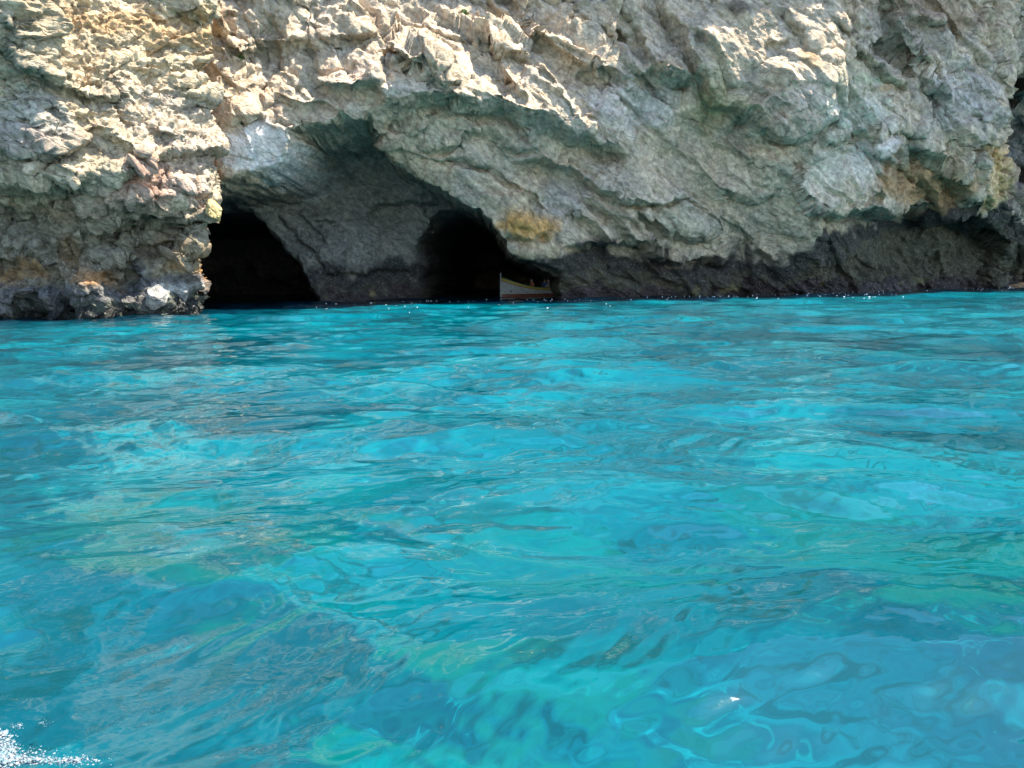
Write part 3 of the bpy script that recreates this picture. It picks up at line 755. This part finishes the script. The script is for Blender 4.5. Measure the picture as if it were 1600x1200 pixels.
LB, BEAM = 6.4, 2.15
def hull_half(t, s):
    e = abs(2 * t - 1)
    b = .5 * BEAM * max(0.0, 1 - e ** 2.7) ** .75
    zg = .66 + (.78 if t > .5 else .5) * e ** 2.0
    zk = -.38 + .10 * e ** 4
    z = zk + (zg - zk) * s
    full = .30 + .70 * (1 - e ** 3)
    y = b * (s ** (.42 * full + .75 * (1 - full)))
    return (t - .5) * LB, y, z
def strip(name, s0, s1, mat, parent, out=0.0, n=40, m=8, inner=.035):
    """a band of the hull's side from s0 to s1 of its height, both sides, with its thickness"""
    bm = bmesh.new()
    for side in (1, -1):
        ring = []
        for i in range(n + 1):
            t = .002 + .996 * i / n; row = []
            for k in range(m + 1):
                s_ = s0(t) + (s1(t) - s0(t)) * k / m
                x, y, z = hull_half(t, s_); row.append(bm.verts.new((x, side * (y + out), z)))
            for k in range(m, -1, -1):
                s_ = s0(t) + (s1(t) - s0(t)) * k / m
                x, y, z = hull_half(t, s_); row.append(bm.verts.new((x, side * max(y - inner, 0.0), z)))
            ring.append(row)
        for a, b in zip(ring[:-1], ring[1:]):
            L_ = len(a)
            for k in range(L_):
                f = (a[k], a[(k + 1) % L_], b[(k + 1) % L_], b[k])
                bm.faces.new(f if side > 0 else f[::-1])
    bmesh.ops.remove_doubles(bm, verts=bm.verts, dist=.0005)
    bmesh.ops.recalc_face_normals(bm, faces=bm.faces)
    return mesh_obj(name, bm, mat, parent, smooth=False)
def box(bm, c, d, rot=None):
    r = bmesh.ops.create_cube(bm, size=1)
    M = Matrix.Translation(c) @ (rot or Matrix()) @ Matrix.Diagonal((*d, 1))
    bmesh.ops.transform(bm, matrix=M, verts=r['verts'])
def at_height(zv):
    def f(t):
        _, _, a = hull_half(t, 0); _, _, b = hull_half(t, 1); return min(1, max(0, (zv - a) / (b - a)))
    return f
bow_px = ray(783, 466)
bow = np.array((bow_px[0] * 55.0, 55.0))
hd = np.array((-.95, -.31)); hd /= np.linalg.norm(hd)
mid = bow - hd * LB / 2
boat = empty('rowing_boat', (mid[0], mid[1], 0.0))
boat.rotation_euler = (0, 0, math.atan2(hd[1], hd[0]))
tag(boat, 'white wooden boat with a yellow top strake moored in the dark cave passage', 'boat')
strip('bottom', lambda t: 0.0, at_height(.27), M_brown, boat)
strip('hull', at_height(.27), lambda t: .86, M_white, boat)
strip('top_strake', lambda t: .875, lambda t: .985, M_yellow, boat, .012)
strip('rub_rail', lambda t: .855, lambda t: .88, M_brown, boat, .04, m=2)
strip('gunwale', lambda t: .98, lambda t: 1.02, M_green, boat, .03, m=2, inner=.09)
for t_, nm, hgt in ((.999, 'stem_post', 1.74), (.001, 'stern_post', 1.35)):
    bm = bmesh.new(); sx = LB / 2 * (1 if t_ > .5 else -1)
    for k in range(6):
        z0 = -.36 + (hgt + .36) * k / 6; z1 = -.36 + (hgt + .36) * (k + 1) / 6
        box(bm, (sx + .02 * (1 if t_ > .5 else -1), 0, (z0 + z1) / 2), (.11 - .006 * k, .10 - .006 * k, z1 - z0 + .01))
    mesh_obj(nm, bm, M_white if t_ > .5 else M_wood, boat, False)
for xx in (-1.5, -.3, .9):
    bm = bmesh.new(); t_ = xx / LB + .5; yb = hull_half(t_, .8)[1]
    box(bm, (xx, 0, .46), (.26, 2 * yb - .04, .045)); bmesh.ops.bevel(bm, geom=bm.edges[:], offset=.01, segments=1)
    mesh_obj('thwart', bm, M_wood, boat, False)
bm = bmesh.new()
for k in range(7):
    yv = -.54 + .18 * k; box(bm, (-.1, yv, -.02), (3.6, .16, .025))
mesh_obj('floorboard', bm, M_wood, boat, False)
bm = bmesh.new()                                              # covered foredeck
rows = []
for i in range(9):
    t_ = .80 + .192 * i / 8; x, y, z = hull_half(t_, .95)
    rows.append([bm.verts.new((x, y * q, z + .05 * (1 - q * q))) for q in (-1, -.5, 0, .5, 1)])
for a, b in zip(rows[:-1], rows[1:]):
    for k in range(4): bm.faces.new((a[k], b[k], b[k + 1], a[k + 1]))
bmesh.ops.solidify(bm, geom=bm.faces[:], thickness=.02)
mesh_obj('foredeck', bm, M_wood, boat)
# dark painted marks on both bows
for side in (1, -1):
    for t_, s_, w_, h_ in ((.905, .52, .10, .16), (.795, .46, .13, .07), (.765, .47, .10, .08), (.735, .60, .12, .05)):
        bm = bmesh.new(); x, y, z = hull_half(t_, s_); x2, y2, _ = hull_half(t_ + .01, s_); x3, y3, z3 = hull_half(t_, s_ + .05)
        e1 = Vector((x2 - x, side * (y2 - y), 0)).normalized(); e2 = Vector((0, side * (y3 - y), z3 - z)).normalized(); e3 = e1.cross(e2)
        for dx in (-.3, .3):
            M = Matrix((e1, e2, e3)).transposed().to_4x4()
            box(bm, Vector((x, side * y, z)) + e1 * dx * w_, (w_ * .38, h_, .012), M)
        box(bm, Vector((x, side * y, z)), (w_, h_ * .22, .012), M)
        mesh_obj('painted_mark', bm, M_black, boat, False)

# ------------------------------------------------------------------ people sitting in the boat
M_skin = plain('skin', (.36, .20, .13), .5, .12)
M_hair = plain('dark_hair', (.025, .018, .014), .6)
def skinned(name, verts, edges, radii, mat, parent, root=0, sub=2):
    me = bpy.data.meshes.new(name); me.from_pydata(verts, edges, [])
    o = bpy.data.objects.new(name, me); COL.objects.link(o); o.parent = parent
    o.modifiers.new('skin', 'SKIN'); sv = me.skin_vertices
    if not sv:
        bpy.context.view_layer.objects.active = o
        bpy.ops.mesh.customdata_skin_add() if hasattr(bpy.ops.mesh, 'customdata_skin_add') else None
        sv = me.skin_vertices
    for i, r in enumerate(radii):
        sv[0].data[i].radius = r if isinstance(r, tuple) else (r, r); sv[0].data[i].use_root = (i == root)
    o.modifiers[0].use_smooth_shade = True
    m = o.modifiers.new('sub', 'SUBSURF'); m.levels = sub; m.render_levels = sub
    me.materials.append(mat); return o
def person(loc, rz, label, shirt, trousers, turn=0.0, lean=0.0):
    e = empty('person', loc); e.rotation_euler = (0, 0, rz)
    tag(e, label, 'person', None)
    V, E, Rr = [], [], []
    def add(p, r, parent=None):
        V.append(p); Rr.append(r)
        if parent is not None: E.append((parent, len(V) - 1))
        return len(V) - 1
    L_ = lean
    pel = add((0, 0, .10), (.15, .11)); wa = add((.02 + L_ * .3, 0, .28), (.13, .10), pel); ch = add((.03 + L_ * .7, 0, .44), (.16, .11), wa)
    nk = add((.04 + L_, 0, .58), .055, ch); hb = add((.06 + L_, 0, .67), (.075, .085), nk); ht = add((.06 + L_, 0, .80), (.07, .08), hb)
    nose = add((.15 + L_, turn * .05, .70), .018, hb)
    hands = []
    for s in (1, -1):
        sh = add((.03 + L_, s * .17, .53), .060, ch); el = add((.08 + L_ * .8, s * .24, .27), .045, sh); wr = add((.30, s * .15, .17), .030, el); pm = add((.37, s * .12, .165), (.038, .020), wr)
        hip = add((.05, s * .10, .09), .085, pel); kn = add((.46, s * .13, .12), .062, hip); an = add((.46, s * .13, -.34), .042, kn); ft = add((.62, s * .15, -.40), (.045, .03), an)
        hands.append((pm, s))
    body = skinned('body', V, E, Rr, M_skin, e)
    # fingers and thumbs rest on the thighs
    for pm, s in hands:
        bm = bmesh.new(); b0 = Vector(V[pm])
        for k, (off, ln, ang) in enumerate(((-.030, .065, 0), (-.010, .078, 0), (.010, .074, 0), (.030, .058, 0), (-.040, .05, -.8 * s))):
            st = b0 + Vector((.01 if k < 4 else -.02, off * (1 if k < 4 else s), 0)); d = Vector((math.cos(ang), math.sin(ang), -.12)).normalized()
            mid_ = st + d * ln * .5; end = mid_ + (d + Vector((0, 0, -.5))).normalized() * ln * .5
            for a, b, ra, rb in ((st, mid_, .010, .009), (mid_, end, .009, .007)):
                q = (b - a).to_track_quat('Z', 'Y').to_matrix().to_4x4()
                bmesh.ops.create_cone(bm, cap_ends=True, segments=8, radius1=ra, radius2=rb, depth=(b - a).length + .006, matrix=Matrix.Translation((a + b) / 2) @ q)
        mesh_obj('hand', bm, M_skin, e)
    up = [0, 1, 2]; v2 = [V[0], V[1], V[2], (.035 + L_ * .9, 0, .53)]; e2 = [(0, 1), (1, 2), (2, 3)]; r2 = [(.165, .125), (.15, .115), (.178, .128), (.09, .08)]
    for s in (1, -1):
        n = len(v2); v2 += [(.03 + L_, s * .17, .53), (.07 + L_ * .8, s * .232, .31)]; e2 += [(2, n), (n, n + 1)]; r2 += [.075, .062]
    skinned('shirt', v2, e2, r2, shirt, e)
    v3 = [(0, 0, .10)]; e3 = []; r3 = [(.16, .12)]
    for s in (1, -1):
        n = len(v3); v3 += [(.05, s * .10, .09), (.46, s * .13, .12), (.46, s * .13, -.24)]; e3 += [(0, n), (n, n + 1), (n + 1, n + 2)]; r3 += [.10, .075, .06]
    skinned('trousers', v3, e3, r3, trousers, e)
    bm = bmesh.new(); bmesh.ops.create_icosphere(bm, subdivisions=3, radius=1)
    for v in bm.verts:
        c = v.co; k = 1 + .05 * math.sin(9 * c.x + 4 * c.y) * math.sin(7 * c.z)
        v.co = Vector((.045 + L_ + .098 * c.x * k - (.012 if c.z < 0 else 0), .088 * c.y * k, .775 + .088 * c.z * k))
    mesh_obj('hair', bm, M_hair, e)
    return e
BM = boat.matrix_basis.copy() if False else (Matrix.Translation(boat.location) @ boat.rotation_euler.to_matrix().to_4x4())
seatz = .4826
for (lx, ly, rz, lab, sc_, tc_, tr, ln) in (
        (.9, .34, .2, 'person in a dark orange vest sitting foremost in the boat', (.30, .09, .03), (.03, .04, .07), .2, .05),
        (-.3, .38, -.3, 'person in a grey shirt sitting amidships in the boat', (.20, .20, .19), (.05, .05, .06), -.2, .0),
        (-.3, -.36, .4, 'person in a blue shirt on the cave side of the middle bench', (.04, .08, .20), (.06, .05, .04), .4, .03),
        (-1.5, .05, .0, 'person in a dark red shirt sitting at the stern of the boat', (.18, .035, .03), (.03, .03, .03), .0, .04)):
    w = BM @ Vector((lx, ly, seatz))
    person(w, boat.rotation_euler.z + rz, lab, plain('shirt_cloth', sc_, .9), plain('trouser_cloth', tc_, .9), tr, ln)

# ------------------------------------------------------------------ small plants rooted in the rock
t = NT('leaf'); P_ = t.n('ShaderNodeNewGeometry').outputs['Position']
M_leaf = t.set(Base_Color=t.mixc(t.ramp(t.noise(P_, 14, 3), .35, .65), (.035, .085, .016), (.10, .19, .03)), Roughness=.55)
M_stem = plain('twig', (.12, .08, .05), .8)
def plant(loc, r, label, seed):
    rd = random.Random(seed); e = empty('cliff_plant', loc); tag(e, label, 'plant', None)
    bm = bmesh.new(); bs = bmesh.new()
    for k in range(16):
        d = Vector((rd.gauss(0, .7), -abs(rd.gauss(.6, .4)), rd.gauss(.45, .5))).normalized(); ln = r * rd.uniform(.6, 1.1)
        q = d.to_track_quat('Z', 'Y').to_matrix().to_4x4()
        bmesh.ops.create_cone(bs, cap_ends=True, segments=5, radius1=.010, radius2=.004, depth=ln, matrix=Matrix.Translation(d * ln / 2) @ q)
        for j in range(11):
            c = d * ln * rd.uniform(.35, 1.05) + Vector([rd.gauss(0, .16 * r) for _ in range(3)])
            n = Vector([rd.gauss(0, 1) for _ in range(3)]).normalized(); a = n.orthogonal().normalized(); b = n.cross(a)
            l, w = r * rd.uniform(.16, .3), r * rd.uniform(.07, .12)
            vs = [bm.verts.new(c + a * x * l + b * y * w + n * z * w) for x, y, z in ((-1, 0, 0), (-.2, -1, .3), (1, 0, 0), (-.2, 1, .3))]
            bm.faces.new((vs[0], vs[1], vs[2])); bm.faces.new((vs[0], vs[2], vs[3]))
    mesh_obj('foliage', bm, M_leaf, e, False); mesh_obj('stem', bs, M_stem, e)
for px, py, r, lab, sd, src in ((724, 20, .27, 'small green tuft growing on the sunlit slab above the cave arch', 1, cliff_point), (375, 92, .20, 'small green tuft in the crevice beside the headland', 2, cliff_point)):
    q = src(px, py); plant((q[0], q[1] - .02, q[2] - .03), r, lab, sd)

# ------------------------------------------------------------------ foam of the wake
def build_foam():
    t = NT('foam'); P = t.n('ShaderNodeNewGeometry').outputs['Position']
    M = t.set(Base_Color=t.mixc(t.ramp(t.noise(P, 60, 3), .35, .65), (.08, .18, .21), (.27, .28, .30)), Roughness=.5)
    ico = bmesh.new(); bmesh.ops.create_icosphere(ico, subdivisions=1, radius=1)
    bv = np.array([v.co[:] for v in ico.verts]); bf = np.array([[v.index for v in f.verts] for f in ico.faces]); ico.free()
    rd = np.random.default_rng(3); spots = []
    def put(px, py, r, n, sx, sy):
        for _ in range(n):
            x, y = px + rd.normal() * sx, py + rd.normal() * sy
            d = ray(x, y); k = -CAMH / d[2]; spots.append((d[0] * k, k, rd.gamma(2, r / 2)))
    put(6, 1192, .0024, 1500, 10, 11); put(30, 1205, .0022, 800, 20, 3); put(105, 1206, .0019, 500, 24, 3); put(2, 1170, .003, 120, 7, 8)
    put(28, 1152, .0013, 60, 6, 2); put(70, 1146, .0013, 40, 6, 2); put(50, 1192, .0015, 120, 20, 4)
    s_ = np.array(spots); n = len(s_)
    h = rd.random(n)[:, None, None] * .02 * np.array((0, 0, 1))
    V = s_[:, None, 2:3] * bv[None] * np.array((1.3, 1.3, .45)) + np.c_[s_[:, :2], np.full(n, .035)][:, None] + h
    Fc = (bf[None] + (np.arange(n) * len(bv))[:, None, None]).reshape(-1, 3)
    me = bpy.data.meshes.new('foam'); me.from_pydata(V.reshape(-1, 3).tolist(), [], Fc.tolist())
    for p in me.polygons: p.use_smooth = True
    me.materials.append(M); o = bpy.data.objects.new('foam', me); COL.objects.link(o)
    tag(o, 'white foam of a wake breaking on the turquoise sea', 'foam', None, 'stuff')
    return M
M_foam = build_foam()
def build_swash_glints():
    """flecks of broken water, and sun glints modelled as tiny white solids"""
    rd = np.random.default_rng(8); V, Fc = [], []
    for _ in range(170):
        px = rd.uniform(1000, 1640) if rd.random() < .7 else rd.uniform(470, 1000)
        x = (px - 800) / FPX; f = [(-11, 47.5), (-6, 50), (3, 50), (9, 51.8), (18, 54), (29, 58), (46, 67)]
        fx = np.array([q[0] / q[1] for q in f]); y = float(np.interp(x, fx, [q[1] for q in f])) - rd.gamma(1.3, 3.0) - .6
        cx, cy = x * y, y; b = len(V); h_ = .05 + .05 * rd.random(); l_ = .010 + rd.gamma(1.5, .014); w_ = .010 + .012 * rd.random()
        V += [(cx - l_, cy, h_), (cx, cy - w_, h_ - .01), (cx + l_, cy, h_), (cx, cy + w_, h_ - .01), (cx, cy, h_ + .02), (cx, cy, h_ - .05)]
        Fc += [(b + i, b + (i + 1) % 4, b + 4) for i in range(4)] + [(b + (i + 1) % 4, b + i, b + 5) for i in range(4)]
    me = bpy.data.meshes.new('swash_glints'); me.from_pydata(V, [], Fc); me.materials.append(plain('broken_water_glint', (.70, .74, .76), .3, .1))  # white solids stand in for sun glints as well as spray
    o = bpy.data.objects.new('swash_glints', me); COL.objects.link(o)
    tag(o, 'white flecks of broken water and stand-in sun glints along the foot of the cliff', 'foam', None, 'stuff')
build_swash_glints()
